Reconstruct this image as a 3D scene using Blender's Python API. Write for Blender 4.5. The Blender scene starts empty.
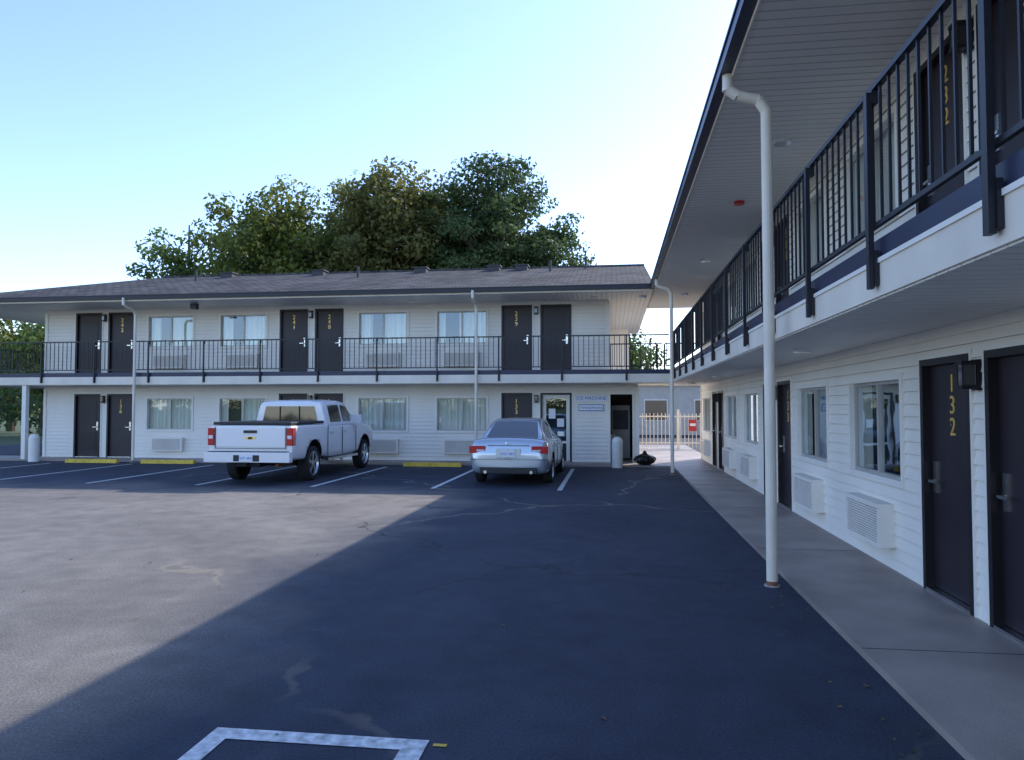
import bpy, bmesh, math, random
import numpy as np
from mathutils import Vector, Matrix
random.seed(7); rng=np.random.default_rng(7)
sc=bpy.context.scene
sc.view_settings.view_transform='Standard'; sc.view_settings.look='None'; sc.view_settings.exposure=0

# ---------------------------------------------------------------- materials
MATS={}
def nt(name):
    m=bpy.data.materials.new(name); m.use_nodes=True
    t=m.node_tree; b=t.nodes['Principled BSDF']
    MATS[name]=m
    return m,t,b
def M(name,col,rough=.6,metal=0,var=.12,scale=3,bump=0,bscale=60,coat=0,stretch=(1,1,1)):
    m,t,b=nt(name); N=t.nodes; L=t.links
    b.inputs['Roughness'].default_value=rough; b.inputs['Metallic'].default_value=metal
    if coat: b.inputs['Coat Weight'].default_value=coat; b.inputs['Coat Roughness'].default_value=.04
    g=N.new('ShaderNodeNewGeometry')
    mp=N.new('ShaderNodeMapping'); mp.inputs['Scale'].default_value=stretch; L.new(g.outputs['Position'],mp.inputs[0])
    n=N.new('ShaderNodeTexNoise'); n.inputs['Scale'].default_value=scale; n.inputs['Detail'].default_value=6
    L.new(mp.outputs[0],n.inputs[0])
    r=N.new('ShaderNodeMapRange'); r.inputs[1].default_value=.3; r.inputs[2].default_value=.7
    r.inputs[3].default_value=1-var; r.inputs[4].default_value=1+var; L.new(n.outputs[0],r.inputs[0])
    v=N.new('ShaderNodeVectorMath'); v.operation='SCALE'; v.inputs[0].default_value=col; L.new(r.outputs[0],v.inputs['Scale'])
    L.new(v.outputs[0],b.inputs['Base Color'])
    if bump:
        n2=N.new('ShaderNodeTexNoise'); n2.inputs['Scale'].default_value=bscale; L.new(g.outputs['Position'],n2.inputs[0])
        bp=N.new('ShaderNodeBump'); bp.inputs['Strength'].default_value=bump; bp.inputs['Distance'].default_value=.02
        L.new(n2.outputs[0],bp.inputs['Height']); L.new(bp.outputs[0],b.inputs['Normal'])
    return m
M('siding',(.88,.83,.74),.5,var=.05,scale=1.2,stretch=(1,1,.3))
M('sidinglip',(.33,.31,.28),.7,var=.1)  # shadow line under each lap, painted into the lip colour
M('trim',(.87,.83,.75),.5,var=.04)
M('cream',(.82,.74,.62),.55,var=.08,scale=2)
M('doorpaint',(.020,.013,.020),.45,var=.15)
M('doorframe',(.010,.007,.010),.45)
M('black',(.006,.007,.014),.45,var=.2)
M('navy',(.010,.016,.055),.4,var=.2)
M('dark',(.015,.014,.014),.9)
M('gold',(.85,.58,.16),.35,metal=.3)
M('steel',(.6,.6,.6),.25,metal=1)
M('acwhite',(.84,.79,.71),.5,var=.04)
M('acgap',(.36,.33,.30),.7)
M('curtain',(.90,.87,.78),.9,var=.10,scale=5,stretch=(3,3,.3))
M('winframe',(.45,.43,.40),.4,metal=.2)
M('concrete',(.33,.275,.24),.5,var=.28,scale=1.1,bump=.25,bscale=90)
M('kerb',(.38,.37,.35),.8,var=.2,scale=4,bump=.3)
M('linepaint',(.60,.62,.62),.7,var=.4,scale=18)
M('yellow',(.66,.46,.05),.65,var=.25,scale=9)
M('grass',(.055,.085,.025),.95,var=.4,scale=.6,bump=.6,bscale=12)
M('bark',(.10,.08,.055),.9,var=.3,scale=6)
M('litter',(.16,.10,.04),.9,var=.5,scale=9)
M('bag',(.012,.012,.013),.25,var=.2,bump=.8,bscale=14)
M('red',(.5,.02,.015),.4)
M('signwhite',(.8,.82,.85),.4,var=.02)
M('signblue',(.03,.15,.5),.5)
M('tyre',(.018,.018,.018),.85,var=.2,scale=20)
M('rim',(.62,.63,.65),.28,metal=.9)
M('plastic',(.02,.02,.022),.55)
M('whitepaint',(.88,.87,.86),.22,var=.015,coat=.6)
M('silverpaint',(.50,.56,.62),.26,metal=.55,var=.02,coat=.7)
M('carglass',(.012,.015,.018),.03,coat=.5)
M('taillight',(.50,.008,.010),.12,coat=1)
M('lampclear',(.8,.8,.8),.1,coat=1)
M('lampdark',(.05,.05,.055),.1,coat=1)
M('vent',(.06,.06,.065),.6,metal=.4)
M('beigewall',(.55,.52,.46),.8,var=.08)
M('rust',(.25,.10,.05),.8)

def glass():
    m,t,b=nt('windowglass'); N=t.nodes; L=t.links; N.remove(b)
    o=[n for n in N if n.type=='OUTPUT_MATERIAL'][0]
    tr=N.new('ShaderNodeBsdfTransparent'); tr.inputs[0].default_value=(.84,.89,.88,1)
    gl=N.new('ShaderNodeBsdfGlossy'); gl.inputs['Roughness'].default_value=.015; gl.inputs[0].default_value=(.8,.9,1,1)
    g=N.new('ShaderNodeNewGeometry')
    n=N.new('ShaderNodeTexNoise'); n.inputs['Scale'].default_value=1.3; L.new(g.outputs['Position'],n.inputs[0])
    bp=N.new('ShaderNodeBump'); bp.inputs['Strength'].default_value=.05; bp.inputs['Distance'].default_value=.05
    L.new(n.outputs[0],bp.inputs['Height']); L.new(bp.outputs[0],gl.inputs['Normal'])
    f=N.new('ShaderNodeLayerWeight'); f.inputs[0].default_value=.15
    r=N.new('ShaderNodeMapRange'); r.inputs[3].default_value=.13; r.inputs[4].default_value=.6; L.new(f.outputs['Fresnel'],r.inputs[0])
    mx=N.new('ShaderNodeMixShader'); L.new(r.outputs[0],mx.inputs[0]); L.new(tr.outputs[0],mx.inputs[1]); L.new(gl.outputs[0],mx.inputs[2])
    L.new(mx.outputs[0],o.inputs[0])
glass()

def soffit(name,col,axis,freq):
    m,t,b=nt(name); N=t.nodes; L=t.links
    g=N.new('ShaderNodeNewGeometry'); s=N.new('ShaderNodeSeparateXYZ'); L.new(g.outputs['Position'],s.inputs[0])
    a=N.new('ShaderNodeMath'); a.operation='MULTIPLY'; a.inputs[1].default_value=freq; L.new(s.outputs[axis],a.inputs[0])
    f=N.new('ShaderNodeMath'); f.operation='FRACT'; L.new(a.outputs[0],f.inputs[0])
    c=N.new('ShaderNodeValToRGB'); c.color_ramp.elements[0].position=.0; c.color_ramp.elements[0].color=(0,0,0,1)
    c.color_ramp.elements[1].position=.14; c.color_ramp.elements[1].color=(1,1,1,1); L.new(f.outputs[0],c.inputs[0])
    bp=N.new('ShaderNodeBump'); bp.inputs['Strength'].default_value=1; bp.inputs['Distance'].default_value=.012
    L.new(c.outputs[0],bp.inputs['Height']); L.new(bp.outputs[0],b.inputs['Normal'])
    n=N.new('ShaderNodeTexNoise'); n.inputs['Scale'].default_value=.8; L.new(g.outputs['Position'],n.inputs[0])
    mx=N.new('ShaderNodeMix'); mx.data_type='RGBA'; mx.inputs[6].default_value=tuple(k*.5 for k in col)+(1,); mx.inputs[7].default_value=col+(1,)
    L.new(c.outputs[0],mx.inputs[0])
    m2=N.new('ShaderNodeMix'); m2.data_type='RGBA'; m2.blend_type='MULTIPLY'; m2.inputs[0].default_value=.08
    L.new(mx.outputs[2],m2.inputs[6]); L.new(n.outputs[0],m2.inputs[7]); L.new(m2.outputs[2],b.inputs['Base Color'])
    b.inputs['Roughness'].default_value=.5
soffit('soffit_x',(.92,.87,.80),1,7.0)
soffit('soffit_y',(.92,.87,.80),0,7.0)

def asphalt():
    m,t,b=nt('asphalt'); N=t.nodes; L=t.links
    g=N.new('ShaderNodeNewGeometry')
    def noise(s,d=6,dist=0):
        n=N.new('ShaderNodeTexNoise'); n.inputs['Scale'].default_value=s; n.inputs['Detail'].default_value=d; n.inputs['Distortion'].default_value=dist
        L.new(g.outputs['Position'],n.inputs[0]); return n
    def ramp(src,p0,c0,p1,c1):
        r=N.new('ShaderNodeValToRGB'); e=r.color_ramp.elements
        e[0].position=p0; e[0].color=c0; e[1].position=p1; e[1].color=c1; L.new(src,r.inputs[0]); return r
    def mul(a,bb,fac=1,mode='MULTIPLY'):
        x=N.new('ShaderNodeMix'); x.data_type='RGBA'; x.blend_type=mode
        if isinstance(fac,float) or isinstance(fac,int): x.inputs[0].default_value=fac
        else: L.new(fac,x.inputs[0])
        if isinstance(a,tuple): x.inputs[6].default_value=a
        else: L.new(a,x.inputs[6])
        if isinstance(bb,tuple): x.inputs[7].default_value=bb
        else: L.new(bb,x.inputs[7])
        return x.outputs[2]
    def math_(op,a,bb):
        x=N.new('ShaderNodeMath'); x.operation=op
        for i,k in enumerate((a,bb)):
            if isinstance(k,(int,float)): x.inputs[i].default_value=k
            else: L.new(k,x.inputs[i])
        return x.outputs[0]
    # building shadows painted into the albedo as dark blue, sunlit area painted lighter
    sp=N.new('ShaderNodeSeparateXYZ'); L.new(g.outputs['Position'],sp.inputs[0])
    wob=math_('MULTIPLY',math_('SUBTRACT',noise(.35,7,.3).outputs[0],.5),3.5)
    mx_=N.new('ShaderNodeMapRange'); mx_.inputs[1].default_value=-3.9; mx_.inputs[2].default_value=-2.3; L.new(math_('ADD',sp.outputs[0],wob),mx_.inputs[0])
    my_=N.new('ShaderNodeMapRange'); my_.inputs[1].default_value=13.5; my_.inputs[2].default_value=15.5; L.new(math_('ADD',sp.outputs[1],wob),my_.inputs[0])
    shade_mask=math_('MAXIMUM',mx_.outputs[0],my_.outputs[0])
    lit_tone=ramp(noise(.25,9,1.0).outputs[0],.32,(.165,.150,.135,1),.68,(.275,.252,.222,1)).outputs[0]
    new=ramp(noise(.5,8,.8).outputs[0],.3,(.024,.033,.058,1),.72,(.048,.058,.088,1)).outputs[0]  # painted shade tone for the shadowed asphalt, dark and blue
    base=mul(lit_tone,new,shade_mask,'MIX')
    mid=ramp(noise(3.2,9,.4).outputs[0],.3,(.80,.80,.80,1),.7,(1.12,1.12,1.12,1)).outputs[0]
    fine=ramp(noise(60,4).outputs[0],.3,(.6,.6,.6,1),.72,(1.35,1.35,1.35,1)).outputs[0]
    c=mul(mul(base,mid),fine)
    st=ramp(noise(.8,6,.6).outputs[0],.60,(0,0,0,1),.80,(.4,.4,.4,1)).outputs[0]
    c=mul(c,(.05,.048,.046,1),st,'MIX')
    sc2=ramp(noise(1.7,10,2.5).outputs[0],.64,(0,0,0,1),.78,(.16,.16,.16,1)).outputs[0]
    c=mul(c,(.17,.16,.145,1),sc2,'MIX')
    vm=N.new('ShaderNodeVectorMath'); vm.operation='MULTIPLY_ADD'; nn=noise(.9,6)
    vm.inputs[1].default_value=(1.8,1.8,0); L.new(nn.outputs['Color'],vm.inputs[0]); L.new(g.outputs['Position'],vm.inputs[2])
    for sc_,th,col,mp,amt in ((.21,.006,(.014,.014,.016,1),.45,.8),(.13,.008,(.34,.29,.21,1),.46,.45)):
        v=N.new('ShaderNodeTexVoronoi'); v.feature='DISTANCE_TO_EDGE'; v.voronoi_dimensions='2D'; v.inputs['Scale'].default_value=sc_
        L.new(vm.outputs[0],v.inputs[0])
        cr=ramp(v.outputs['Distance'],th*.35,(1,1,1,1),th,(0,0,0,1)).outputs[0]
        mk=ramp(noise(.17,3,sc_*5).outputs[0],mp,(0,0,0,1),mp+.06,(amt,amt,amt,1)).outputs[0]
        f=mul(cr,mk); c=mul(c,col,f,'MIX')
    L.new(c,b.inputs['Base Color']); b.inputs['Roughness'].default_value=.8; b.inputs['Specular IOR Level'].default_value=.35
    bp=N.new('ShaderNodeBump'); bp.inputs['Strength'].default_value=.6; bp.inputs['Distance'].default_value=.01
    L.new(noise(110,3).outputs[0],bp.inputs['Height']); L.new(bp.outputs[0],b.inputs['Normal'])
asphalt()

def shingle():
    m,t,b=nt('shingle'); N=t.nodes; L=t.links
    g=N.new('ShaderNodeNewGeometry')
    br=N.new('ShaderNodeTexBrick'); br.inputs['Scale'].default_value=1; br.inputs['Brick Width'].default_value=.32; br.inputs['Row Height'].default_value=.22
    br.inputs['Mortar Size'].default_value=.02; br.inputs['Color1'].default_value=(.055,.052,.054,1); br.inputs['Color2'].default_value=(.125,.118,.115,1); br.inputs['Mortar'].default_value=(.02,.02,.02,1)
    L.new(g.outputs['Position'],br.inputs[0])
    n=N.new('ShaderNodeTexNoise'); n.inputs['Scale'].default_value=.7; n.inputs['Detail'].default_value=8; L.new(g.outputs['Position'],n.inputs[0])
    r=N.new('ShaderNodeMapRange'); r.inputs[1].default_value=.3; r.inputs[2].default_value=.7; r.inputs[3].default_value=.6; r.inputs[4].default_value=1.3; L.new(n.outputs[0],r.inputs[0])
    v=N.new('ShaderNodeVectorMath'); v.operation='SCALE'; L.new(br.outputs[0],v.inputs[0]); L.new(r.outputs[0],v.inputs['Scale'])
    L.new(v.outputs[0],b.inputs['Base Color']); b.inputs['Roughness'].default_value=.95; b.inputs['Specular IOR Level'].default_value=.2
shingle()

def leafmat(name,c1,c2):
    m,t,b=nt(name); N=t.nodes; L=t.links
    a=N.new('ShaderNodeVertexColor'); a.layer_name='Col'
    s=N.new('ShaderNodeSeparateColor'); L.new(a.outputs[0],s.inputs[0])
    mx=N.new('ShaderNodeMix'); mx.data_type='RGBA'; mx.inputs[6].default_value=c1+(1,); mx.inputs[7].default_value=c2+(1,)
    L.new(s.outputs[0],mx.inputs[0]); L.new(mx.outputs[2],b.inputs['Base Color']); b.inputs['Roughness'].default_value=.6
    tl=N.new('ShaderNodeBsdfTranslucent'); L.new(mx.outputs[2],tl.inputs[0])
    ms=N.new('ShaderNodeMixShader'); ms.inputs[0].default_value=.5
    o=[n for n in N if n.type=='OUTPUT_MATERIAL'][0]
    L.new(b.outputs[0],ms.inputs[1]); L.new(tl.outputs[0],ms.inputs[2]); L.new(ms.outputs[0],o.inputs[0])
leafmat('leaf_green',(.06,.11,.025),(.18,.25,.05))
leafmat('leaf_yellow',(.09,.13,.028),(.27,.30,.06))
leafmat('leaf_brown',(.08,.095,.028),(.25,.24,.065))
leafmat('leaf_pine',(.040,.075,.028),(.12,.18,.055))

# ---------------------------------------------------------------- mesh helpers
def link(o): sc.collection.objects.link(o); return o
def empty(name,loc=(0,0,0),rotz=0):
    e=bpy.data.objects.new(name,None); e.location=loc; e.rotation_euler=(0,0,rotz); e.empty_display_size=.3; return link(e)
ident=lambda s,n,z:(s,n,z)
class MB:
    def __init__(s): s.v=[]; s.f=[]; s.m=[]; s.names=[]
    def mi(s,n):
        if n not in s.names: s.names.append(n)
        return s.names.index(n)
    def quad(s,pts,mat):
        i=len(s.v); s.v+= [tuple(p) for p in pts]; s.f.append(tuple(range(i,i+len(pts)))); s.m.append(s.mi(mat))
    def box(s,a0,a1,b0,b1,c0,c1,mat,fr=ident):
        i=len(s.v)
        s.v+=[fr(*p) for p in ((a0,b0,c0),(a1,b0,c0),(a1,b1,c0),(a0,b1,c0),(a0,b0,c1),(a1,b0,c1),(a1,b1,c1),(a0,b1,c1))]
        k=s.mi(mat)
        for q in ((0,3,2,1),(4,5,6,7),(0,1,5,4),(1,2,6,5),(2,3,7,6),(3,0,4,7)):
            s.f.append(tuple(i+j for j in q)); s.m.append(k)
    def cyl(s,p0,p1,r0,r1,mat,n=12,caps=True):
        p0=Vector(p0);p1=Vector(p1);d=(p1-p0).normalized()
        u=d.orthogonal().normalized(); w=d.cross(u); i=len(s.v); k=s.mi(mat)
        for p,r in ((p0,r0),(p1,r1)):
            for j in range(n):
                a=2*math.pi*j/n; s.v.append(tuple(p+u*math.cos(a)*r+w*math.sin(a)*r))
        for j in range(n):
            s.f.append((i+j,i+(j+1)%n,i+n+(j+1)%n,i+n+j)); s.m.append(k)
        if caps:
            s.f.append(tuple(i+n-1-j for j in range(n))); s.m.append(k)
            s.f.append(tuple(i+n+j for j in range(n))); s.m.append(k)
    def obj(s,name,root=None,bevel=0,smooth=False,fix=True):
        me=bpy.data.meshes.new(name); me.from_pydata(s.v,[],s.f)
        for n in s.names: me.materials.append(MATS[n])
        me.polygons.foreach_set('material_index',s.m)
        if fix:
            bm=bmesh.new(); bm.from_mesh(me); bmesh.ops.recalc_face_normals(bm,faces=bm.faces); bm.to_mesh(me); bm.free()
        if smooth:
            me.polygons.foreach_set('use_smooth',[True]*len(me.polygons))
        me.update(); o=bpy.data.objects.new(name,me); link(o)
        if bevel:
            b=o.modifiers.new('b','BEVEL'); b.width=bevel; b.segments=2; b.limit_method='ANGLE'
        if root: o.parent=root
        return o
def tubepath(mb,pts,r,mat,n=12):
    for a,b in zip(pts[:-1],pts[1:]): mb.cyl(a,b,r,r,mat,n)

def text(root,body,size,loc,rot,mat,name,ext=.004,ls=.85):
    c=bpy.data.curves.new(name,'FONT'); c.body=body; c.size=size; c.extrude=ext; c.align_x='CENTER'; c.align_y='CENTER'; c.space_line=ls
    tmp=bpy.data.objects.new('tmp',c); link(tmp); bpy.context.view_layer.update()
    me=bpy.data.meshes.new_from_object(tmp.evaluated_get(bpy.context.evaluated_depsgraph_get()))
    bpy.data.objects.remove(tmp); o=bpy.data.objects.new(name,me); me.materials.clear(); me.materials.append(MATS[mat]); link(o)
    o.location=loc; o.rotation_euler=rot
    if root: o.parent=root
    return o

# ---------------------------------------------------------------- ground
def sheet(name,x0,x1,y0,y1,z,mat):
    mb=MB(); mb.quad([(x0,y0,z),(x1,y0,z),(x1,y1,z),(x0,y1,z)],mat); return mb.obj(name)
sheet('ground',-3000,3000,-3000,3000,-.008,'grass')
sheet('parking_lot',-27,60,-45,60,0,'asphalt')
WZ=.05
Xe,Xw=1.68,2.85        # right building: walkway edge, wall
Ye,Yw=21.2,22.4        # far building
mb=MB(); mb.box(Xe,Xw+.3,-10,Ye,-.05,WZ,'concrete')
mb.box(-21.6,Xw+.3,Ye,Yw+.3,-.05,WZ,'concrete'); mb.box(.3,Xw+.3,Yw+.3,33,-.05,WZ,'concrete')
for y in np.arange(-9,21,3.6): mb.box(Xe+.005,Xw,y,y+.008,WZ,WZ+.0015,'plastic')
mb.obj('walkway')

# markings
mb=MB()
def mark(x0,x1,y0,y1,mat='linepaint',z=.004): mb.quad([(x0,y0,z),(x1,y0,z),(x1,y1,z),(x0,y1,z)],mat)
for x in (-1.07,-3.72,-6.35,-8.98,-11.6,-14.2,-16.85,-19.5): mark(x-.05,x+.05,15.1,20.4)
mark(-2.08,-.93,3.62,3.74); mark(-2.08,-1.97,1.2,3.62); mark(-1.05,-.93,1.2,3.62)
mark(-.90,-.83,3.68,3.71,'yellow')
mb.obj('parking_lines')
# scattered dry leaves
mb=MB()
for i in range(260):
    k=random.random()
    if k<.4: x,y=Xe-abs(random.gauss(0,.25))-.02,random.uniform(3,21)
    elif k<.75: x,y=random.uniform(-18,1),Ye-abs(random.gauss(0,.5))-.03
    else: x,y=random.uniform(-12,1.4),random.uniform(3,20)
    a=random.uniform(0,6.28); s=random.uniform(.010,.028); c_,s_=math.cos(a)*s,math.sin(a)*s
    mb.quad([(x+c_,y+s_,.006),(x-s_*.6,y+c_*.6,.012),(x-c_,y-s_,.008),(x+s_*.6,y-c_*.6,.014)],'litter')
mb.obj('fallen_leaves',fix=False)

# wheel stops
for x in (-15.75,-13.25,-5.1,-2.4):
    e=empty('wheel_stop',(x,20.75,0)); m2=MB()
    pr=[(-.08,0),(.08,0),(.05,.11),(-.05,.11)]
    w=.85
    a=[(-w,p[0],p[1]) for p in pr]; b=[(w,p[0],p[1]) for p in pr]
    for i in range(4): j=(i+1)%4; m2.quad([a[i],a[j],b[j],b[i]],'yellow')
    m2.quad(a,'yellow'); m2.quad(b,'yellow'); m2.obj('stop_block',e,bevel=0)

# ---------------------------------------------------------------- motel
F2=2.74; S0,S1=2.39,2.64; SOF=4.93; EZ=5.08; SL=.275
def siding(mb,fr,s0,s1,z0,z1,ops,mat='siding',pitch=.12,proud=.022):
    z=z0
    while z<z1-1e-4:
        zt=min(z+pitch,z1)
        cuts=sorted({z,zt}|{v for o in ops for v in (o[2],o[3]) if z<v<zt})
        for p,q in zip(cuts[:-1],cuts[1:]):
            mid=(p+q)/2; iv=[(s0,s1)]
            for o in ops:
                if o[2]<mid<o[3]:
                    nv=[]
                    for a,b in iv:
                        if o[1]<=a or o[0]>=b: nv.append((a,b)); continue
                        if o[0]>a: nv.append((a,o[0]))
                        if o[1]<b: nv.append((o[1],b))
                    iv=nv
            np_=proud*(1-(p-z)/pitch); nq=proud*(1-(q-z)/pitch)
            for a,b in iv:
                mb.quad([fr(a,np_,p),fr(b,np_,p),fr(b,nq,q),fr(a,nq,q)],mat)
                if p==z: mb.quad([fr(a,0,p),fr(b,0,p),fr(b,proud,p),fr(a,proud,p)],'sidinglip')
        z=zt

def facade(root,fr,s0,s1,z0,z1,doors,wins,rot,tag,flip=1,glassdoor=None,extra=(),skipac=(),full=False,narrow=False,num=.22):
    """doors: list (centre,label)  wins: list centre"""
    wall=MB(); dr=MB(); wn=MB(); gl=MB(); cu=MB(); ac=MB(); hw=MB()
    ops=[]
    for c,_ in doors: ops.append((c-.475,c+.475,z0,z0+2.08))
    for c in wins: ops.append((c-.82,c+.82,z0+.87,z0+1.97))
    ops+=list(extra)
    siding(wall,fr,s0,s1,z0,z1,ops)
    wall.box(s0,s1,-.02,.028,z1-.09,z1,'trim',fr)
    for se in (s0,s1): wall.box(se-.05,se+.05,-.02,.035,z0,z1-.09,'trim',fr)
    for c,lab in doors:
        a,b=c-.475,c+.475; t=z0+2.08
        wall.box(a-.035,a,-.02,.030,z0,t+.03,'trim',fr); wall.box(b,b+.035,-.02,.030,z0,t+.03,'trim',fr); wall.box(a,b,-.02,.030,t,t+.03,'trim',fr)
        dr.box(a,a+.06,-.1,.034,z0,t,'doorframe',fr); dr.box(b-.06,b,-.1,.034,z0,t,'doorframe',fr)
        dr.box(a+.06,b-.06,-.1,.034,t-.06,t,'doorframe',fr)
        dr.box(a+.06,b-.06,-.11,.035,z0,z0+.025,'steel',fr)
        if lab==glassdoor and lab is not None:
            dr.box(a+.06,a+.17,-.08,-.035,z0+.03,t-.06,'trim',fr); dr.box(b-.17,b-.06,-.08,-.035,z0+.03,t-.06,'trim',fr)
            dr.box(a+.17,b-.17,-.08,-.035,t-.17,t-.06,'trim',fr); dr.box(a+.17,b-.17,-.08,-.035,z0+.03,z0+.55,'doorpaint',fr)
            dr.box(a+.17,b-.17,-.08,-.035,z0+.55,z0+.62,'trim',fr)
            gl.quad([fr(a+.17,-.05,z0+.62),fr(b-.17,-.05,z0+.62),fr(b-.17,-.05,t-.17),fr(a+.17,-.05,t-.17)],'windowglass')
            dr.box(a+.25,a+.45,-.048,-.044,z0+1.3,z0+1.6,'signwhite',fr); dr.box(b-.45,b-.24,-.048,-.044,z0+1.05,z0+1.3,'signwhite',fr)
            continue
        dr.box(a+.06,b-.06,-.08,-.04,z0+.03,t-.06,'doorpaint',fr)
        if not lab:   # raised panels
            for (P,Q) in ((.18,.85),(1.0,1.85)):
                dr.box(a+.17,b-.17,-.04,-.034,z0+P,z0+Q,'doorpaint',fr); dr.box(a+.20,b-.20,-.034,-.029,z0+P+.03,z0+Q-.03,'doorframe',fr)
        hs=c+flip*.33
        hw.box(hs-.03,hs+.03,-.04,-.025,z0+.88,z0+1.16,'steel',fr)
        hw.box(hs-.012,hs+.012,-.025,.03,z0+.98,z0+1.0,'steel',fr)
        hw.box(min(hs,hs-flip*.13),max(hs,hs-flip*.13),.015,.032,z0+.975,z0+1.0,'steel',fr)
        hw.cyl(fr(c,-.04,z0+1.5),fr(c,-.03,z0+1.5),.012,.012,'steel',8)
        if lab: text(root,'\n'.join(lab),num,fr(c-flip*.02,-.036,z0+1.66),rot,'gold','door_number')
    cs=sorted(c for c,_ in doors)
    for i in range(0,len(cs)-1):
        if cs[i+1]-cs[i]<1.6:
            m=(cs[i]+cs[i+1])/2
            hw.box(m-.05,m+.05,.015,.05,z0+1.78,z0+2.02,'black',fr); hw.box(m-.055,m+.055,.05,.16,z0+1.98,z0+2.01,'black',fr)
            hw.box(m-.045,m+.045,.055,.15,z0+1.82,z0+1.98,'lampdark',fr); hw.box(m-.055,m+.055,.05,.16,z0+1.79,z0+1.82,'black',fr)
            for dx in (-.05,.042): hw.box(m+dx,m+dx+.008,.148,.156,z0+1.82,z0+1.98,'black',fr)
    for k,c in enumerate(wins):
        a,b,p,q=c-.82,c+.82,z0+.87,z0+1.97
        for (A,B,P,Q) in ((a-.02,a+.045,p-.02,q+.02),(b-.045,b+.02,p-.02,q+.02),(a+.045,b-.045,q-.045,q+.02),(a+.045,b-.045,p-.02,p+.045)):
            wn.box(A,B,-.09,.036,P,Q,'trim',fr)
        for (A,B,P,Q) in ((a+.045,a+.08,p+.045,q-.045),(b-.08,b-.045,p+.045,q-.045),(a+.08,b-.08,q-.08,q-.045),(a+.08,b-.08,p+.045,p+.08),(c-.025,c+.025,p+.08,q-.08)):
            wn.box(A,B,-.07,-.02,P,Q,'winframe',fr)
        gl.quad([fr(a+.08,-.05,p+.08),fr(c-.025,-.05,p+.08),fr(c-.025,-.05,q-.08),fr(a+.08,-.05,q-.08)],'windowglass')
        gl.quad([fr(c+.025,-.04,p+.08),fr(b-.08,-.04,p+.08),fr(b-.08,-.04,q-.08),fr(c+.025,-.04,q-.08)],'windowglass')
        rr=random.random()
        if narrow: spans=[(a-.03,a+.22+.15*rr),(b-.25-.1*rr,b+.03)]
        elif full and rr>.3: spans=[(a-.03,b+.03)]
        elif flip>0: spans=[(c-.15+rr*.15,b+.03),(a-.03,a+.2+.3*rr)]
        else: spans=[(a-.03,c+.15-rr*.15),(b-.2-.3*rr,b+.03)]
        for lo,hi in spans:
            n=int((hi-lo)/.02); pts=[]
            fq=random.uniform(34,50)
            for i in range(n+1):
                s=lo+(hi-lo)*i/n; pts.append((s,-.13+.028*math.sin(s*fq+math.sin(s*9)*2)))
            for i in range(n):
                cu.quad([fr(pts[i][0],pts[i][1],p-.1),fr(pts[i+1][0],pts[i+1][1],p-.1),fr(pts[i+1][0],pts[i+1][1],q+.05),fr(pts[i][0],pts[i][1],q+.05)],'curtain')
        if k in skipac: continue
        d=.17; w=.54; za,zb=z0+.22,z0+.66
        ac.box(c-w,c+w,.0,d-.02,za,zb,'acwhite',fr)
        ac.box(c-w+.05,c+w-.05,d-.02,d-.015,za+.04,zb-.05,'acgap',fr)
        for (A,B,P,Q) in ((c-w,c-w+.05,za,zb),(c+w-.05,c+w,za,zb),(c-w+.05,c+w-.05,zb-.05,zb),(c-w+.05,c+w-.05,za,za+.04)):
            ac.box(A,B,d-.02,d,P,Q,'acwhite',fr)
        z=za+.05
        while z<zb-.06: ac.box(c-w+.05,c+w-.05,d-.015,d-.002,z,z+.014,'acwhite',fr); z+=.026
    wall.obj('siding_'+tag,root,fix=False); dr.obj('doors_'+tag,root); 
    if wins: wn.obj('window_frames_'+tag,root); cu.obj('curtains_'+tag,root,fix=False,smooth=False); ac.obj('air_conditioners_'+tag,root)
    gl.obj('window_glass_'+tag,root,fix=False); hw.obj('fixtures_'+tag,root)

def railing(root,fr,s0,s1,name,post0=None,step=1.5,bw=.016,pw=.027):
    m=MB(); zt=3.76
    m.box(s0,s1,-.02,.025,zt-.035,zt,'black',fr); m.box(s0,s1,-.012,.017,F2+.10,F2+.13,'black',fr)
    s=post0 if post0 is not None else s0
    posts=[]
    while s<s1+.01:
        posts.append(s); m.box(s-pw,s+pw,.027,.06,S0+.06,zt-.05,'black',fr)
        m.box(s-pw,s+pw,-.012,.027,zt-.12,zt-.035,'black',fr); m.box(s-pw*1.5,s+pw*1.5,.003,.03,S0+.08,S0+.3,'black',fr); s+=step
    s=s0+.07
    while s<s1:
        if all(abs(s-p)>.03 for p in posts): m.box(s-bw/2,s+bw/2,-.006,.010,F2+.13,zt-.035,'black',fr)
        s+=.145
    m.obj(name,root)

R90=math.radians(90)
# ---- right building
rb=empty('motel_building')
frR=lambda s,n,z:(Xw-n,s,z)
YB,YT=-9.0,24.3
mod=7.17; c0=6.2
pairsR=[c0-2*mod,c0-mod,c0,c0+mod,c0+2*mod]; pairsR=[p for p in pairsR if p>YB+1.2]
def lab_for(pairs,base,step):
    out=[];k=0
    for p in pairs:
        for d in (-.6,.6):
            out.append((p+d,str(base+step*k))); k+=1
    return out
wR=[]
for p in pairsR:
    for d in (2.34,4.86):
        if p+d<YT-1: wR.append(p+d)
i132=[i for i,(c,l) in enumerate(lab_for(pairsR,0,1)) if abs(c-(c0+.6))<.01][0]
facade(rb,frR,YB,YT,WZ,S0,lab_for(pairsR,132-i132,1),wR,(R90,0,-R90),'ground_floor',flip=1,narrow=True)
facade(rb,frR,YB,YT,F2,SOF,lab_for(pairsR,232-i132,1),wR,(R90,0,-R90),'upper_floor',flip=1,full=True)
m=MB()
m.box(Xw+.4,Xw+9.4,YB+.05,YT-.05,0,SOF,'dark')
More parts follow.
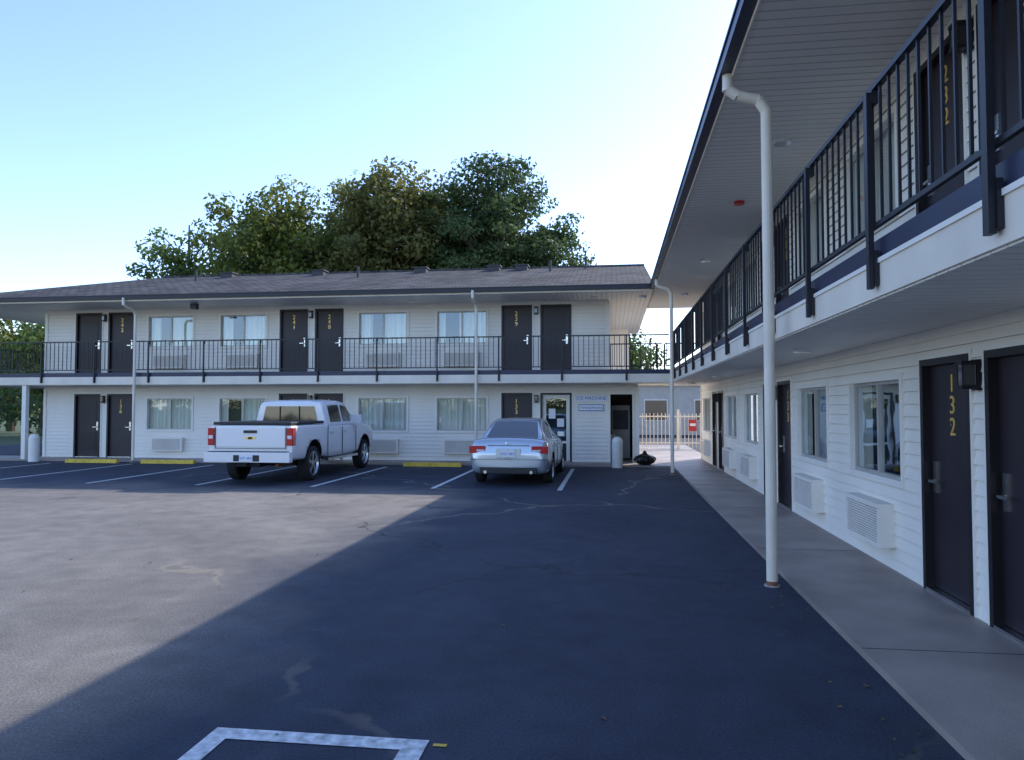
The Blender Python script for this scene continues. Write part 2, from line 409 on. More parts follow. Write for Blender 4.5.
m.box(Xw+.02,Xw+.4,YB+.05,YT-.05,S0+.01,F2-.01,'dark')
m.obj('core',rb)
m=MB(); 
siding(m,lambda s,n,z:(s,YT+n,z),Xw,Xw+9.5,0,SOF,[]); siding(m,lambda s,n,z:(s,YB-n,z),Xw,Xw+9.5,0,SOF,[])
m.box(Xw+9.42,Xw+9.5,YB,YT,0,SOF,'siding'); m.obj('end_walls',rb,fix=False)
m=MB(); m.box(Xe,Xw-.03,YB,YT,S0+.012,S1,'cream'); m.box(Xe+.02,Xw-.03,YB,YT,S0,S0+.012,'soffit_x')
m.box(Xe+.05,Xw-.03,YB,YT,S1,F2,'concrete'); m.box(Xe+.01,Xe+.05,YB,Ye,S1,F2+.03,'navy')
m.box(Xe-.012,Xe,YB,Ye,S1-.03,S1,'trim')
m.obj('balcony_slab',rb)
railing(rb,lambda s,n,z:(Xe-.0-n,s,z),YB,Ye,'balcony_railing',post0=3.45-1.5*8)
railing(rb,lambda s,n,z:(s,YT-.1+n,z),Xe,Xw,'end_railing')
def roof_right():
    EX=1.17; RX=7.37; m=MB(); rz=EZ+SL*(RX-EX)
    y0,y1=YB-.4,YT+.3
    m.quad([(EX,y0,EZ),(EX,y1,EZ),(RX,y1,rz),(RX,y0,rz)],'shingle'); m.quad([(2*RX-EX,y0,EZ),(RX,y0,rz),(RX,y1,rz),(2*RX-EX,y1,EZ)],'shingle')
    for y in (y0,y1): m.quad([(EX,y,EZ-.02),(RX,y,rz-.02),(2*RX-EX,y,EZ-.02)],'siding')
    m.obj('roof',rb,fix=False)
    m=MB(); m.box(EX+.02,2*RX-EX-.02,y0+.02,y1-.02,SOF,SOF+.04,'soffit_x')
    m.box(EX,EX+.02,y0,y1,SOF-.02,EZ-.01,'cream')
    m.box(EX-.11,EX,y0,y1,EZ-.13,EZ-.005,'navy'); m.box(EX-.125,EX-.1,y0,y1,EZ-.02,EZ+.005,'navy')
    m.obj('eaves',rb)
roof_right()
def downspout(root,px,py,ex,name,base=.0,ey=None,sq=.045):
    m=MB(); ey=py if ey is None else ey
    pts=[(ex,ey,EZ-.08),(ex,ey,SOF-.12),(ex+(px-ex)*.25,ey+(py-ey)*.25,SOF-.19),(px-(px-ex)*.2,py-(py-ey)*.2,SOF-.24),(px,py,SOF-.36),(px,py,base)]
    tubepath(m,pts,sq,'cream',14)
    for p in pts[1:-1]:
        m.cyl((p[0],p[1],p[2]-.02),(p[0],p[1],p[2]+.02),sq*1.04,sq*1.04,'cream',14)
    m.cyl((px,py,base),(px,py,base+.012),.075,.075,'kerb',14)
    m.cyl((px,py,base+.012),(px,py,base+.05),sq*1.02,sq*1.02,'rust',14)
    m.obj(name,root,smooth=False)
downspout(rb,1.50,7.36,1.14,'downspout_post',sq=.052)
downspout(rb,1.50,19.05,1.14,'downspout_post')
m=MB()
m.cyl((2.0,11.9,SOF-.05),(2.0,11.9,SOF),.08,.08,'red',12)
for y in (2.5,9.2,16.5,21.5): m.cyl((2.05,y,SOF-.05),(2.05,y,SOF),.11,.11,'lampclear',16); m.cyl((2.25,y,S0-.04),(2.25,y,S0),.10,.10,'lampclear',16)
m.obj('ceiling_fixtures',rb)

# ---- far building
fb=empty('motel_building')
frF=lambda s,n,z:(s,Yw-n,z)
XL=-18.75
wF=[-16.62+2.34,-16.62+4.86,-9.45+2.34,-9.45+4.86]
dl=[( -17.2,''),(-16.02,'136'),(-10.05,'135'),(-8.87,'134'),(-2.88,'133'),(-1.68,'GD')]
du=[( -17.2,''),(-16.02,'242'),(-10.05,'241'),(-8.87,'240'),(-2.88,'239'),(-1.68,'')]
facade(fb,frF,XL,.75,WZ,S0,dl,wF,(R90,0,0),'ground_floor',flip=1,glassdoor='GD',extra=[(-.05,.6,WZ,2.08)],skipac=(1,),full=True,num=.19)
facade(fb,frF,XL,-.1,F2,SOF,du,wF,(R90,0,0),'upper_floor',flip=1,num=.19)
m=MB()
m.box(XL+.05,-.55,Yw+.4,31,0,SOF,'dark'); m.box(XL+.05,-.12,Yw+.02,Yw+.4,S0+.01,F2-.01,'dark')
m.box(-.55,.7,Yw+2.2,31,0,S0,'dark'); m.box(.66,.72,Yw+.03,Yw+2.2,0,S0,'dark'); m.box(-.55,-.15,Yw+.4,31,S0+.3,SOF,'dark')
m.obj('core',fb)
m=MB(); m.box(-.11,-.05,-.05,.034,WZ,2.08,'trim',frF); m.box(.6,.66,-.05,.034,WZ,2.08,'trim',frF); m.box(-.11,.66,-.05,.034,2.08,2.14,'trim',frF)
m.box(-.02,.55,-1.9,-1.1,.1,1.75,'acgap',frF); m.box(.03,.5,-1.1,-1.08,1.0,1.6,'plastic',frF)
m.obj('alcove',fb)
m=MB()
siding(m,lambda s,n,z:(XL-n,s,z),Yw,31,0,SOF,[]); siding(m,lambda s,n,z:(-.1+n,s,z),Yw,31,F2,SOF,[]); siding(m,lambda s,n,z:(.75+n,s,z),Yw,31,0,S0,[])
m.box(XL,.7,31.02,31.1,0,SOF,'siding'); m.obj('end_walls',fb,fix=False)
m=MB(); m.box(-21.6,Xe-.02,Ye,Yw-.03,S0+.012,S1,'cream'); m.box(-21.6,Xe-.02,Ye+.02,Yw-.03,S0,S0+.012,'soffit_y')
m.box(-21.6,Xe-.02,Ye+.05,Yw-.03,S1,F2,'concrete'); m.box(-21.6,Xe-.02,Ye+.01,Ye+.05,S1,F2+.03,'navy')
m.box(-.1,Xe-.02,Yw-.03,24.3,S0+.01,F2,'cream'); m.box(-21.6,XL-.02,Yw-.03,31,S0+.01,F2-.002,'cream')
m.obj('balcony_slab',fb)
railing(fb,lambda s,n,z:(s,Ye-n,z),-21.6,Xe-.08,'balcony_railing',post0=-21.55,step=1.83,bw=.018,pw=.02)
railing(fb,lambda s,n,z:(-21.6+.03-n,s,z),Ye,31,'side_railing')
railing(fb,lambda s,n,z:(s,24.2+n,z),-.05,Xe-.08,'passage_railing')
def roof_far():
    EY=20.6; RY=26.8; XE=-22.0; XRt=1.17; m=MB(); rz=EZ+SL*(RY-EY); BY=2*RY-EY; XH=XE+4.6
    m.quad([(XE,EY,EZ),(XRt,EY,EZ),(XRt,RY,rz),(XH,RY,rz)],'shingle'); m.quad([(XE,BY,EZ),(XH,RY,rz),(XRt,RY,rz),(XRt,BY,EZ)],'shingle')
    m.quad([(XE,EY,EZ),(XH,RY,rz),(XE,BY,EZ)],'shingle'); m.quad([(XRt,EY,EZ),(XRt,BY,EZ),(XRt,RY,rz-.01)],'siding')
    m.box(XH,XRt,RY-.13,RY+.13,rz-.03,rz+.03,'shingle')
    m.obj('roof',fb,fix=False)
    m=MB(); m.box(XE+.02,XRt-.02,EY+.02,BY-.02,SOF,SOF+.04,'soffit_y')
    m.box(XE,XRt,EY,EY+.02,SOF-.02,EZ-.01,'cream'); m.box(XE,XE+.02,EY+.02,BY,SOF-.02,EZ-.01,'cream')
    m.box(XE,XRt-.12,EY-.11,EY,EZ-.12,EZ-.004,'black'); m.box(XE,XRt-.12,EY-.125,EY-.1,EZ-.02,EZ+.006,'black')
    m.obj('eaves',fb)
    m=MB()
    for x in (-14.4,-10.8,-6.9,-4.2,-3.2):
        y=RY-.55; z=EZ+SL*(y-EY)
        m.box(x-.22,x+.22,y-.2,y+.2,z-.05,z+.12,'vent'); m.box(x-.26,x+.26,y-.24,y+.24,z+.12,z+.16,'vent')
    for x,y in ((-2.1,25.4),(-8.8,24.8),(-15,25),(-.9,26.2)):
        z=EZ+SL*(y-EY); m.cyl((x,y,z-.05),(x,y,z+.38),.045,.045,'vent',10)
    m.obj('roof_vents',fb)
roof_far()
for x in (-14.64,-3.9): downspout(fb,x,Ye-.12,x,'downspout_post',base=0,ey=20.5,sq=.042)
m=MB(); m.box(-18.62,-18.48,Ye+.05,Ye+.19,WZ,S0,'trim'); m.box(-21.5,-21.36,Ye+.05,Ye+.19,WZ,S0,'trim'); m.obj('columns',fb)
m=MB()
for x in (-13,-6,-.5,.9): m.cyl((x,21.7,SOF-.05),(x,21.7,SOF),.11,.11,'lampclear',14)
m.box(-12.9,-12.7,21.2,21.35,SOF-.2,SOF-.03,'black'); m.obj('ceiling_fixtures',fb)

# wall signs
e=empty('ice_machine_sign'); m=MB(); m.box(-1.08,-.16,.02,.035,1.86,2.06,'signwhite',frF); m.obj('panel',e)
text(e,'ICE MACHINE',.145,(-.62,Yw-.037,1.96),(R90,0,0),'signblue','lettering',ext=.002)
e=empty('vending_machine_sign'); m=MB(); m.box(-1.0,-.24,.02,.035,1.58,1.78,'signblue',frF); m.box(-.98,-.26,.035,.038,1.6,1.76,'signwhite',frF); m.obj('panel',e)
text(e,'Vending Machine',.095,(-.62,Yw-.040,1.68),(R90,0,0),'signblue','lettering',ext=.002)

# bollards
for x,y in ((.14,21.0),(-17.9,20.95),(-.0,23.2)):
    e=empty('bollard',(x,y,0)); m=MB(); r=.15
    m.cyl((0,0,0),(0,0,.72),r,r,'trim',24,caps=False)
    for k in range(5):
        a0=k*math.pi/10; a1=(k+1)*math.pi/10
        m.cyl((0,0,.72+r*math.sin(a0)),(0,0,.72+r*math.sin(a1)),r*math.cos(a0),max(r*math.cos(a1),.001),'trim',24,caps=False)
    m.obj('post',e,smooth=True)
# trash bag
e=empty('trash_bag',(.92,21.55,WZ)); bm=bmesh.new(); bmesh.ops.create_icosphere(bm,subdivisions=4,radius=1)
for v in bm.verts:
    a=math.atan2(v.co.y,v.co.x); f=1+.06*math.sin(7*a+v.co.z*3)+.05*math.sin(13*a)
    h=v.co.z; v.co=Vector((v.co.x*.30*f,v.co.y*.26*f,max(0,.15+h*.16)))
    if h>.85: v.co.x*=.5; v.co.y*=.5; v.co.z+=.1*(h-.85)/.15
me=bpy.data.meshes.new('bag'); bm.to_mesh(me); bm.free(); me.materials.append(MATS['bag']); me.polygons.foreach_set('use_smooth',[True]*len(me.polygons))
o=bpy.data.objects.new('bag',me); link(o); o.parent=e

# gate / fence beyond the passage, backdrop building
e=empty('picket_gate'); m=MB()
for x in np.arange(.9,6.2,.15): m.box(x-.014,x+.014,30.0,30.02,.1,1.45,'cream')
m.box(.8,6.3,29.97,30.0,.25,.30,'cream'); m.box(.8,6.3,29.97,30.0,1.3,1.35,'cream')
for x in (.8,2.6,4.4,6.2): m.box(x-.05,x+.05,29.95,30.05,0,1.6,'cream')
m.obj('pickets',e)
e=empty('warning_sign'); m=MB(); m.box(3.0,3.3,29.9,29.93,.75,1.2,'red'); m.box(3.04,3.26,29.885,29.9,.95,1.05,'signwhite'); m.obj('panel',e)
e=empty('annex_building'); m=MB(); m.box(-3,16,46,54,0,3.1,'beigewall'); m.box(-3.4,16.4,45.6,54.4,3.1,3.35,'vent')
for x in (-1,2,5,8,11): m.box(x,x+1.3,45.94,46,.9,2.1,'carglass'); m.box(x-.07,x+1.37,45.96,45.99,.83,2.17,'trim')
m.obj('walls',e)

# ---------------------------------------------------------------- vehicles
def loft(name,st,mats,root,sub=0,glass_groups=None,smooth=True,arches=None):
    bm=bmesh.new(); rings=[]
    for y,p in st:
        R=[bm.verts.new((x,y,z)) for x,z in p]; Lf=[R[0]]+[bm.verts.new((-x,y,z)) for x,z in p[1:-1]]+[R[-1]]
        rings.append((R,Lf))
    n=len(st[0][1]); fm={}
    for i in range(len(st)-1):
        for side in (0,1):
            A=rings[i][side];B=rings[i+1][side]
            for k in range(n-1):
                q=[A[k],B[k],B[k+1],A[k+1]]
                if side: q=q[::-1]
                fm[(i,side,k)]=bm.faces.new(q)
    for idx in (0,-1):
        R,Lf=rings[idx]
        for k in range(n-1):
            q=[R[k],R[k+1],Lf[k+1],Lf[k]]
            q2=[]; [q2.append(v) for v in q if v not in q2]
            fm[('cap',idx,k)]=bm.faces.new(q2)
    bmesh.ops.recalc_face_normals(bm,faces=bm.faces)
    if glass_groups:
        for keys,th in glass_groups:
            fs=[fm[k] for k in keys]
            bmesh.ops.inset_region(bm,faces=fs,thickness=th,depth=-.008,use_even_offset=True)
            for f in fs: f.material_index=1
    me=bpy.data.meshes.new(name); bm.to_mesh(me); bm.free()
    for x in mats: me.materials.append(MATS[x])
    me.polygons.foreach_set('use_smooth',[smooth]*len(me.polygons))
    o=bpy.data.objects.new(name,me); link(o)
    if sub: s=o.modifiers.new('s','SUBSURF'); s.levels=sub; s.render_levels=sub
    if arches:
        cut=[]
        for (y,z,r,xi,xo) in arches:
            for sg in (1,-1):
                c=MB(); c.cyl((sg*xi,y,z),(sg*xo,y,z),r,r,'dark',40); co=c.obj('cut'); co.data.materials.clear(); co.data.materials.append(MATS[mats[0]]); co.data.materials.append(MATS['dark'])
                co.data.polygons.foreach_set('material_index',[1]*len(co.data.polygons)); cut.append(co)
                b=o.modifiers.new('c','BOOLEAN'); b.operation='DIFFERENCE'; b.object=co; b.solver='EXACT'
        bpy.context.view_layer.update()
        nm=bpy.data.meshes.new_from_object(o.evaluated_get(bpy.context.evaluated_depsgraph_get()))
        o.modifiers.clear(); o.data=nm
        for c in cut: bpy.data.objects.remove(c)
    if sub or smooth:
        w=o.modifiers.new('w','WEIGHTED_NORMAL') if not sub else None
    o.parent=root; return o
def wheel(root,x,y,r,w,sg,spokes=5,rr=.66):
    m=MB(); prof=[(w/2-.01,r*.70),(w/2,r*.78),(w/2-.005,r*.90),(w/2-.03,r*.985),(0,r),(-w/2+.03,r*.985),(-w/2,r*.9),(-w/2,r*.7)]
    N=40; base=len(m.v); k=m.mi('tyre')
    for (px,pr) in prof:
        for j in range(N):
            a=2*math.pi*j/N; m.v.append((x+sg*px,y+pr*math.cos(a),r+pr*math.sin(a)))
    for i in range(len(prof)-1):
        for j in range(N):
            a=base+i*N+j;b=base+i*N+(j+1)%N; m.f.append((a,b,b+N,a+N)); m.m.append(k)
    m.cyl((x+sg*(w/2-.07),y,r),(x-sg*w/2,y,r),r*.70,r*.70,'dark',N)
    for (a0,r0,a1,r1) in ((w/2-.012,r*.71,w/2-.006,r*.67),(w/2-.006,r*.67,w/2-.06,r*.63)):
        base=len(m.v);k=m.mi('rim')
        for px,pr in ((a0,r0),(a1,r1)):
            for j in range(N):
                a=2*math.pi*j/N; m.v.append((x+sg*px,y+pr*math.cos(a),r+pr*math.sin(a)))
        for j in range(N):
            a=base+j;b=base+(j+1)%N; m.f.append((a,b,b+N,a+N)); m.m.append(k)
    m.cyl((x+sg*(w/2-.07),y,r),(x+sg*(w/2-.02),y,r),r*.17,r*.14,'rim',16)
    for s in range(spokes):
        a=2*math.pi*s/spokes+.3; c,d=math.cos(a),math.sin(a)
        fr=lambda p,q,t:(x+sg*t,y+p*c-q*d,r+p*d+q*c)
        m.box(r*.1,r*.66,-r*.085,r*.085,w/2-.065,w/2-.028,'rim',fr)
    m.obj('wheel',root)

def S(y,w,zb,zs,zt):
    return (y,[(0,zb),(w*.82,zb),(w*.95,zb+.05),(w*.995,zb+.22),(w,(zb+zs)/2+.06),(w*.975,zs-.10),(w*.93,zs-.02),(w*.84,zs+(zt-zs)*.4),(w*.5,zt),(0,zt+.015)])

def plate(root,y,z,mat='signwhite'):
    m=MB(); m.box(-.155,.155,y-.012,y,z-.078,z+.078,mat); m.obj('license_plate',root)
    text(root,'DXT 4821',.075,(0,y-.014,z-.01),(R90,0,0),'signblue','plate_number',ext=.001)

def sedan(loc,rz):
    e=empty('sedan_car',loc,rz)
    st=[S(.0,.70,.40,.66,.68),S(.015,.76,.34,.72,.74),S(.06,.82,.28,.92,.95),S(.12,.85,.24,.985,1.02),S(.3,.875,.22,.99,1.035),S(.7,.885,.2,.98,1.035),S(1.3,.888,.18,.97,1.02),S(2.0,.888,.18,.955,1.0),
        S(2.9,.888,.18,.94,.98),S(3.4,.885,.18,.92,.97),S(3.9,.87,.19,.86,.92),S(4.3,.83,.2,.78,.83),S(4.5,.76,.23,.68,.72),S(4.58,.64,.3,.58,.6)]
    loft('body',st,['silverpaint','dark'],e,sub=2,arches=[(.95,.33,.365,.6,1.1),(3.68,.33,.365,.6,1.1)])
    def G(y,bw,tw,zt,zb=.93): return (y,[(0,zb-.05),(bw,zb-.05),(bw,zb+.03),(tw+.005,zt-.035),(tw-.05,zt-.005),(tw*.5,zt+.012),(0,zt+.018)])
    gs=[G(.50,.70,.685,.985),G(.92,.775,.63,1.20),G(1.32,.79,.575,1.385),G(1.75,.80,.58,1.425),G(2.15,.80,.58,1.43),G(2.5,.80,.565,1.40),G(2.95,.79,.62,1.19),G(3.4,.75,.69,.97)]
    rear=[(i,s,k) for i in (0,1) for s in (0,1) for k in (4,5)]
    front=[(i,s,k) for i in (5,6) for s in (0,1) for k in (4,5)]
    gg=[(rear,.04),(front,.04)]
    for s in (0,1): gg+= [([(1,s,2),(2,s,2)],.03),([(3,s,2),(4,s,2),(5,s,2)],.03)]
    loft('greenhouse',gs,['silverpaint','carglass'],e,glass_groups=gg)
    m=MB()
    for sg in (-1,1):
        a,b=sorted((sg*.50,sg*.862)); m.box(a,b,.018,.20,.70,.86,'taillight')
        a,b=sorted((sg*.52,sg*.70)); m.box(a,b,.010,.03,.74,.78,'lampclear')
    m.obj('tail_lights',e,bevel=.03)
    m=MB(); m.box(-.46,.46,.0,.03,.87,.885,'rim'); m.box(-.27,.27,-.002,.05,.60,.80,'silverpaint'); m.box(-.62,.62,-.012,.1,.27,.40,'plastic')
    m.obj('rear_trim',e,bevel=.008)
    m=MB()
    for x in (-.5,.5): m.cyl((x,-.03,.30),(x,.2,.30),.035,.035,'steel',14)
    m.cyl((-.045,.015,.92),(-.045,.03,.92),.03,.03,'rim',14)
    m.box(-.87,.87,-.004,.02,.565,.572,'dark')
    for sg in (-1,1):
        for y in (1.15,1.98,2.98): m.box(sg*.886-.004,sg*.886+.004,y,y+.01,.30,.93,'dark')
        m.box(min(sg*.75,sg*.86),max(sg*.75,sg*.86),1.25,1.27,.93,.94,'dark')
    m.obj('seams_exhaust',e)
    m=MB()
    for sg in (-1,1):
        m.box(min(sg*.80,sg*.98),max(sg*.80,sg*.98),2.78,2.9,.96,1.09,'silverpaint')
        for y in (1.35,2.2): m.box(min(sg*.88,sg*.915),max(sg*.88,sg*.915),y,y+.16,.80,.825,'silverpaint')
    m.obj('mirrors_handles',e,bevel=.012)
    plate(e,-.006,.70)
    for sg in (1,-1):
        for y in (.95,3.68): wheel(e,sg*.775,y,.325,.21,sg,7)
def pickup(loc,rz):
    e=empty('pickup_truck',loc,rz)
    def T(y,w,zb,zt): return (y,[(0,zb),(w*.86,zb),(w*.97,zb+.03),(w*.99,zb+.15),(w,(zb+zt)/2),(w*.985,zt-.15),(w*.965,zt-.03),(w*.93,zt),(w*.5,zt+.004),(0,zt+.004)])
    st=[T(.12,.96,.60,1.27),T(.13,.965,.58,1.285),T(.17,.985,.52,1.30),T(.5,1.0,.5,1.30),T(1.0,1.005,.5,1.30),T(1.9,.995,.5,1.30),T(2.1,.99,.48,1.27),T(2.5,.99,.45,1.25),T(3.6,.99,.45,1.25),T(4.2,.99,.46,1.25),
        T(4.6,.985,.5,1.27),T(5.2,.98,.5,1.22),T(5.6,.96,.5,1.16),T(5.72,.92,.5,1.12),T(5.75,.88,.53,1.08)]
    loft('body',st,['whitepaint','dark'],e,sub=2,arches=[(1.27,.45,.50,.66,1.2),(4.85,.45,.50,.66,1.2)])
    def G(y,bw,tw,zt,zb=1.22): return (y,[(0,zb),(bw,zb),(bw,zb+.05),(tw+.01,zt-.07),(tw-.05,zt-.015),(tw*.5,zt+.01),(0,zt+.015)])
    gs=[G(2.12,.90,.77,1.78),G(2.18,.925,.785,1.83),G(2.35,.93,.79,1.86),G(3.2,.93,.79,1.88),G(3.75,.92,.765,1.84),G(4.15,.90,.80,1.56),G(4.55,.86,.82,1.24)]
    gg=[([(i,s,k) for i in (4,5) for s in (0,1) for k in (4,5)],.04)]
    for s in (0,1): gg+=[([(2,s,2)],.055),([(3,s,2),(4,s,2)],.055)]
    loft('cab',gs,['whitepaint','carglass'],e,glass_groups=gg)
    m=MB(); m.quad([(-.70,2.100,1.36),(.70,2.100,1.36),(.62,2.106,1.72),(-.62,2.106,1.72)],'carglass')
    for x in (-.25,.25): m.box(x-.012,x+.012,2.09,2.10,1.36,1.72,'dark')
    m.obj('rear_window',e,fix=False)
    m=MB(); m.box(-.90,.90,.16,2.04,1.305,1.37,'plastic'); m.obj('bed_cover',e,bevel=.015)
    m=MB(); m.box(-.985,.985,-.07,.10,.50,.72,'whitepaint'); m.box(-.30,.30,-.075,.02,.52,.66,'plastic'); m.box(-.9,.9,-.06,.1,.72,.735,'plastic')
    m.box(-.28,.28,-.0,.3,.40,.50,'dark'); m.box(-.04,.04,-.14,0,.42,.49,'dark')
    m.obj('rear_bumper',e,bevel=.025)
    m=MB()
    for sg in (-1,1):
        a,b=sorted((sg*.84,sg*.985)); m.box(a,b,.085,.26,.86,1.24,'taillight')
        m.box(a+.02,b-.02,.076,.1,1.0,1.08,'lampclear')
    m.obj('tail_lights',e,bevel=.02)
    m=MB(); m.box(-.80,.80,.108,.13,.82,1.24,'whitepaint'); m.obj('tailgate',e,bevel=.015)
    m=MB(); m.box(-.15,.15,.085,.108,1.13,1.19,'plastic'); m.box(-.13,.13,.1,.109,1.0,1.04,'gold'); m.box(-.05,.05,.1,.109,.985,1.055,'gold')
    m.box(-.83,.83,.106,.112,.79,.80,'dark')
    for sg in (-1,1):
        m.box(sg*.82-.006,sg*.82+.006,.106,.114,.80,1.26,'dark')
        for y,z0,z1 in ((2.07,.5,1.3),(3.05,.5,1.25),(4.05,.5,1.25)): m.box(sg*.997-.006,sg*.997+.006,y,y+.012,z0,z1-.04,'dark')
        m.box(min(sg*.8,sg*1.0),max(sg*.8,sg*1.0),2.1,4.2,.40,.46,'steel')
    m.obj('trim_lines',e)
    m=MB()
    for sg in (-1,1):
        m.box(min(sg*.9,sg*1.20),max(sg*.9,sg*1.20),3.85,3.97,1.27,1.50,'whitepaint')
        for y in (2.25,3.15): m.box(min(sg*.985,sg*1.03),max(sg*.985,sg*1.03),y,y+.2,1.08,1.11,'whitepaint')
    m.obj('mirrors_handles',e,bevel=.02)
    m=MB(); m.box(-.45,.45,.6,5.0,.38,.55,'dark'); m.cyl((-.8,1.27,.42),(.8,1.27,.42),.07,.07,'dark'); m.cyl((.55,.25,.42),(.55,1.5,.42),.04,.04,'rust'); m.obj('chassis',e)
    plate(e,-.076,.60)
    for sg in (1,-1):
        for y in (1.27,4.85): wheel(e,sg*.86,y,.40,.26,sg,5)
sedan((-2.22,15.8,0),math.radians(-1))
pickup((-7.85,15.2,0),math.radians(0))

# ---------------------------------------------------------------- trees
def foliage(name,root,clumps,mat,n_per,size,tilt=.5):
    V=[];C=[]
    for (c,r) in clumps:
        n=int(n_per*(r[0]*r[1]*r[2])**(2/3))
        d=rng.normal(size=(n,3)); d/=np.linalg.norm(d,axis=1)[:,None]
        rad=rng.uniform(.3,1.12,size=(n,1))**.7
        P=np.array(c)+d*rad*np.array(r)
        nn=d+rng.normal(size=(n,3))*.8; nn[:,2]+=tilt; nn/=np.linalg.norm(nn,axis=1)[:,None]
        u=np.cross(nn,rng.normal(size=(n,3))); u/=np.linalg.norm(u,axis=1)[:,None]; w=np.cross(nn,u)
        s=(size*rng.uniform(.6,1.35,size=(n,1)))
        q=np.stack([P-u*s,P-w*s*.6,P+u*s,P+w*s*.6],axis=1)
        V.append(q.reshape(-1,3)); t=np.clip(rng.uniform(0,1)*.5+rng.uniform(0,.5,size=(n,)),0,1); C.append(np.repeat(t,4))
    V=np.concatenate(V);C=np.concatenate(C); nq=len(V)//4
    me=bpy.data.meshes.new(name); me.vertices.add(len(V)); me.vertices.foreach_set('co',V.ravel())
    me.loops.add(len(V)); me.loops.foreach_set('vertex_index',np.arange(len(V))); me.polygons.add(nq)
    me.polygons.foreach_set('loop_start',np.arange(nq)*4); me.polygons.foreach_set('loop_total',np.full(nq,4)); me.update()
    a=me.color_attributes.new('Col','FLOAT_COLOR','POINT'); col=np.ones((len(V),4)); col[:,:3]=C[:,None]; a.data.foreach_set('color',col.ravel())
    me.materials.append(MATS[mat]); o=bpy.data.objects.new(name,me); link(o)
    if root: o.parent=root
    return o
def tree(name,x,y,h,rx,crown_z0,mat,nc=60,cr=(.7,1.4),n_per=130,size=.16,flat=1.0,trunk=.32,shape=1.0,skew=0,inner=.15):
    e=empty(name); zc=(h+crown_z0)/2; rz=(h-crown_z0)/2; cl=[]; m=MB()
    for i in range(10):
        a=i/10;b=(i+1)/10; m.cyl((x+skew*.4*a+.15*math.sin(a*5),y,a*(h-1.2)),(x+skew*.4*b+.15*math.sin(b*5),y,b*(h-1.2)),trunk*(1-a*.85),trunk*(1-b*.85),'bark',9,caps=False)
    for i in range(nc):
        d=rng.normal(size=3); d/=np.linalg.norm(d); r=rng.uniform(inner,1.0)**.7
        zf=d[2]*r; 
        wid=1-max(0,zf)*(1-shape)
        k=rng.uniform(*cr); rx_=max(.3,rx-k*.6)
        if rng.uniform()<.2: k*=.6; r=min(r*1.12,1.12)
        c=(x+d[0]*r*rx_*wid+skew*(zf),y+d[1]*r*rx_*wid,zc+zf*(rz-k*.5*flat))
        cl.append((c,(k,k,k*flat*rng.uniform(.7,1))))
        tz=max(crown_z0*.5,c[2]-1.0-rng.uniform(.3,1.6)); tz=min(tz,h-1.4)
        p0=Vector((x+skew*.4*tz/h,y,tz)); p1=Vector(c); mid=(p0+p1)/2+Vector((0,0,-.2))
        m.cyl(p0,mid,.07,.05,'bark',5,caps=False); m.cyl(mid,p1,.05,.02,'bark',5,caps=False)
        for _ in range(2):
            q=p1+Vector(rng.normal(size=3)*k*.35); m.cyl(p1,q,.02,.008,'bark',4,caps=False)
    m.obj('trunk',e); foliage('crown',e,cl,mat,n_per,size)
tree('maple_tree',-28.6,47,15.4,4.2,6,'leaf_green',nc=80,cr=(.6,1.2),n_per=120,size=.15,flat=.65)
tree('oak_tree',-21.8,46,17.4,5.2,5,'leaf_yellow',nc=135,cr=(.8,1.5),n_per=130)
tree('oak_tree',-25.0,50,16.4,4.2,5,'leaf_green',nc=80,cr=(.8,1.4),n_per=120)
tree('oak_tree',-14.3,46,18.4,5.0,5,'leaf_brown',nc=145,cr=(.8,1.6),n_per=135)
tree('oak_tree',-18.2,49,18.0,4.8,5,'leaf_yellow',nc=105,cr=(.8,1.5),n_per=125)
tree('pine_tree',-7.5,46,17.9,5.6,6,'leaf_pine',nc=185,cr=(.9,1.6),n_per=200,size=.13,flat=.5,shape=.85,skew=-.2)
tree('pine_tree',-4.3,48,14.8,4.2,6,'leaf_pine',nc=80,cr=(.9,1.5),n_per=190,size=.13,flat=.45,shape=.85)
tree('oak_tree',-10.8,50,17.0,4.6,5,'leaf_green',nc=100,cr=(.8,1.5),n_per=125)
tree('maple_tree',-37,44,7.6,3.4,1.0,'leaf_green',nc=50,cr=(.7,1.3),n_per=120)
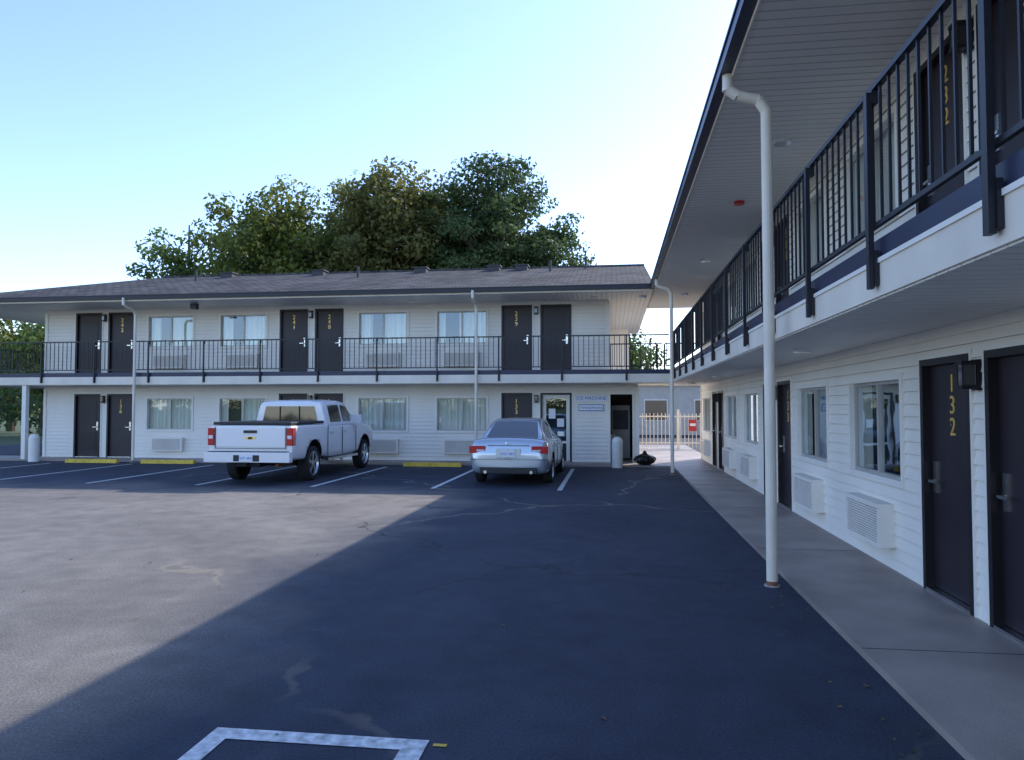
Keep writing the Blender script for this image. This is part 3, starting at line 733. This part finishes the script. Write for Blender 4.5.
tree('maple_tree',-42,47,9.2,4.0,1.0,'leaf_yellow',nc=60,cr=(.8,1.4),n_per=120)
tree('maple_tree',.6,58,8.4,3.8,1.0,'leaf_green',nc=60,cr=(.7,1.3),n_per=120)
cl=[]
for x in np.arange(-75,-24,.9): cl.append(((x,37+rng.uniform(-.5,.5),rng.uniform(.6,2.2)),(1.1,.9,rng.uniform(.9,1.5))))
foliage('hedge',None,cl,'leaf_pine',150,.13)
cl=[]
for a in np.arange(-100,260,1.6):
    R=rng.uniform(150,200) if -95<a<95 else rng.uniform(260,340); t=math.radians(a)
    for k in range(2):
        cl.append(((R*math.sin(t)+rng.uniform(-2,2),R*math.cos(t),rng.uniform(1,5)),(rng.uniform(3.5,6.5),3,rng.uniform(2.5,4.2))))
foliage('distant_trees',None,cl,'leaf_green',26,.5)

# ---------------------------------------------------------------- light
sd=Vector((4.2,6.4,5.03)).normalized()
el=math.asin(sd.z); az=math.atan2(sd.x,sd.y)
w=bpy.data.worlds.new('World'); sc.world=w; w.use_nodes=True; t=w.node_tree
sky=t.nodes.new('ShaderNodeTexSky'); sky.sky_type='NISHITA'; sky.sun_disc=False; sky.sun_elevation=el; sky.sun_rotation=az
sky.air_density=1.0; sky.dust_density=.3; sky.ozone_density=1.5
vm=t.nodes.new('ShaderNodeVectorMath'); vm.operation='MULTIPLY'; vm.inputs[1].default_value=(2.0,2.05,2.45)
t.links.new(sky.outputs[0],vm.inputs[0]); t.links.new(vm.outputs[0],t.nodes['Background'].inputs[0]); t.nodes['Background'].inputs[1].default_value=.15
L=bpy.data.lights.new('sun','SUN'); L.energy=5.0; L.angle=math.radians(.5); L.color=(1,.93,.83)
o=bpy.data.objects.new('sun',L); link(o); o.rotation_euler=(-sd).to_track_quat('-Z','Y').to_euler(); o.location=(10,15,20)

cam=bpy.data.cameras.new('camera'); co=bpy.data.objects.new('camera',cam); link(co)
cam.sensor_width=36; cam.lens=26.0; cam.clip_end=6000; cam.clip_start=.05
co.location=(0,0,1.70); co.rotation_euler=(math.radians(90+2.09),0,math.radians(7.7))
sc.camera=co
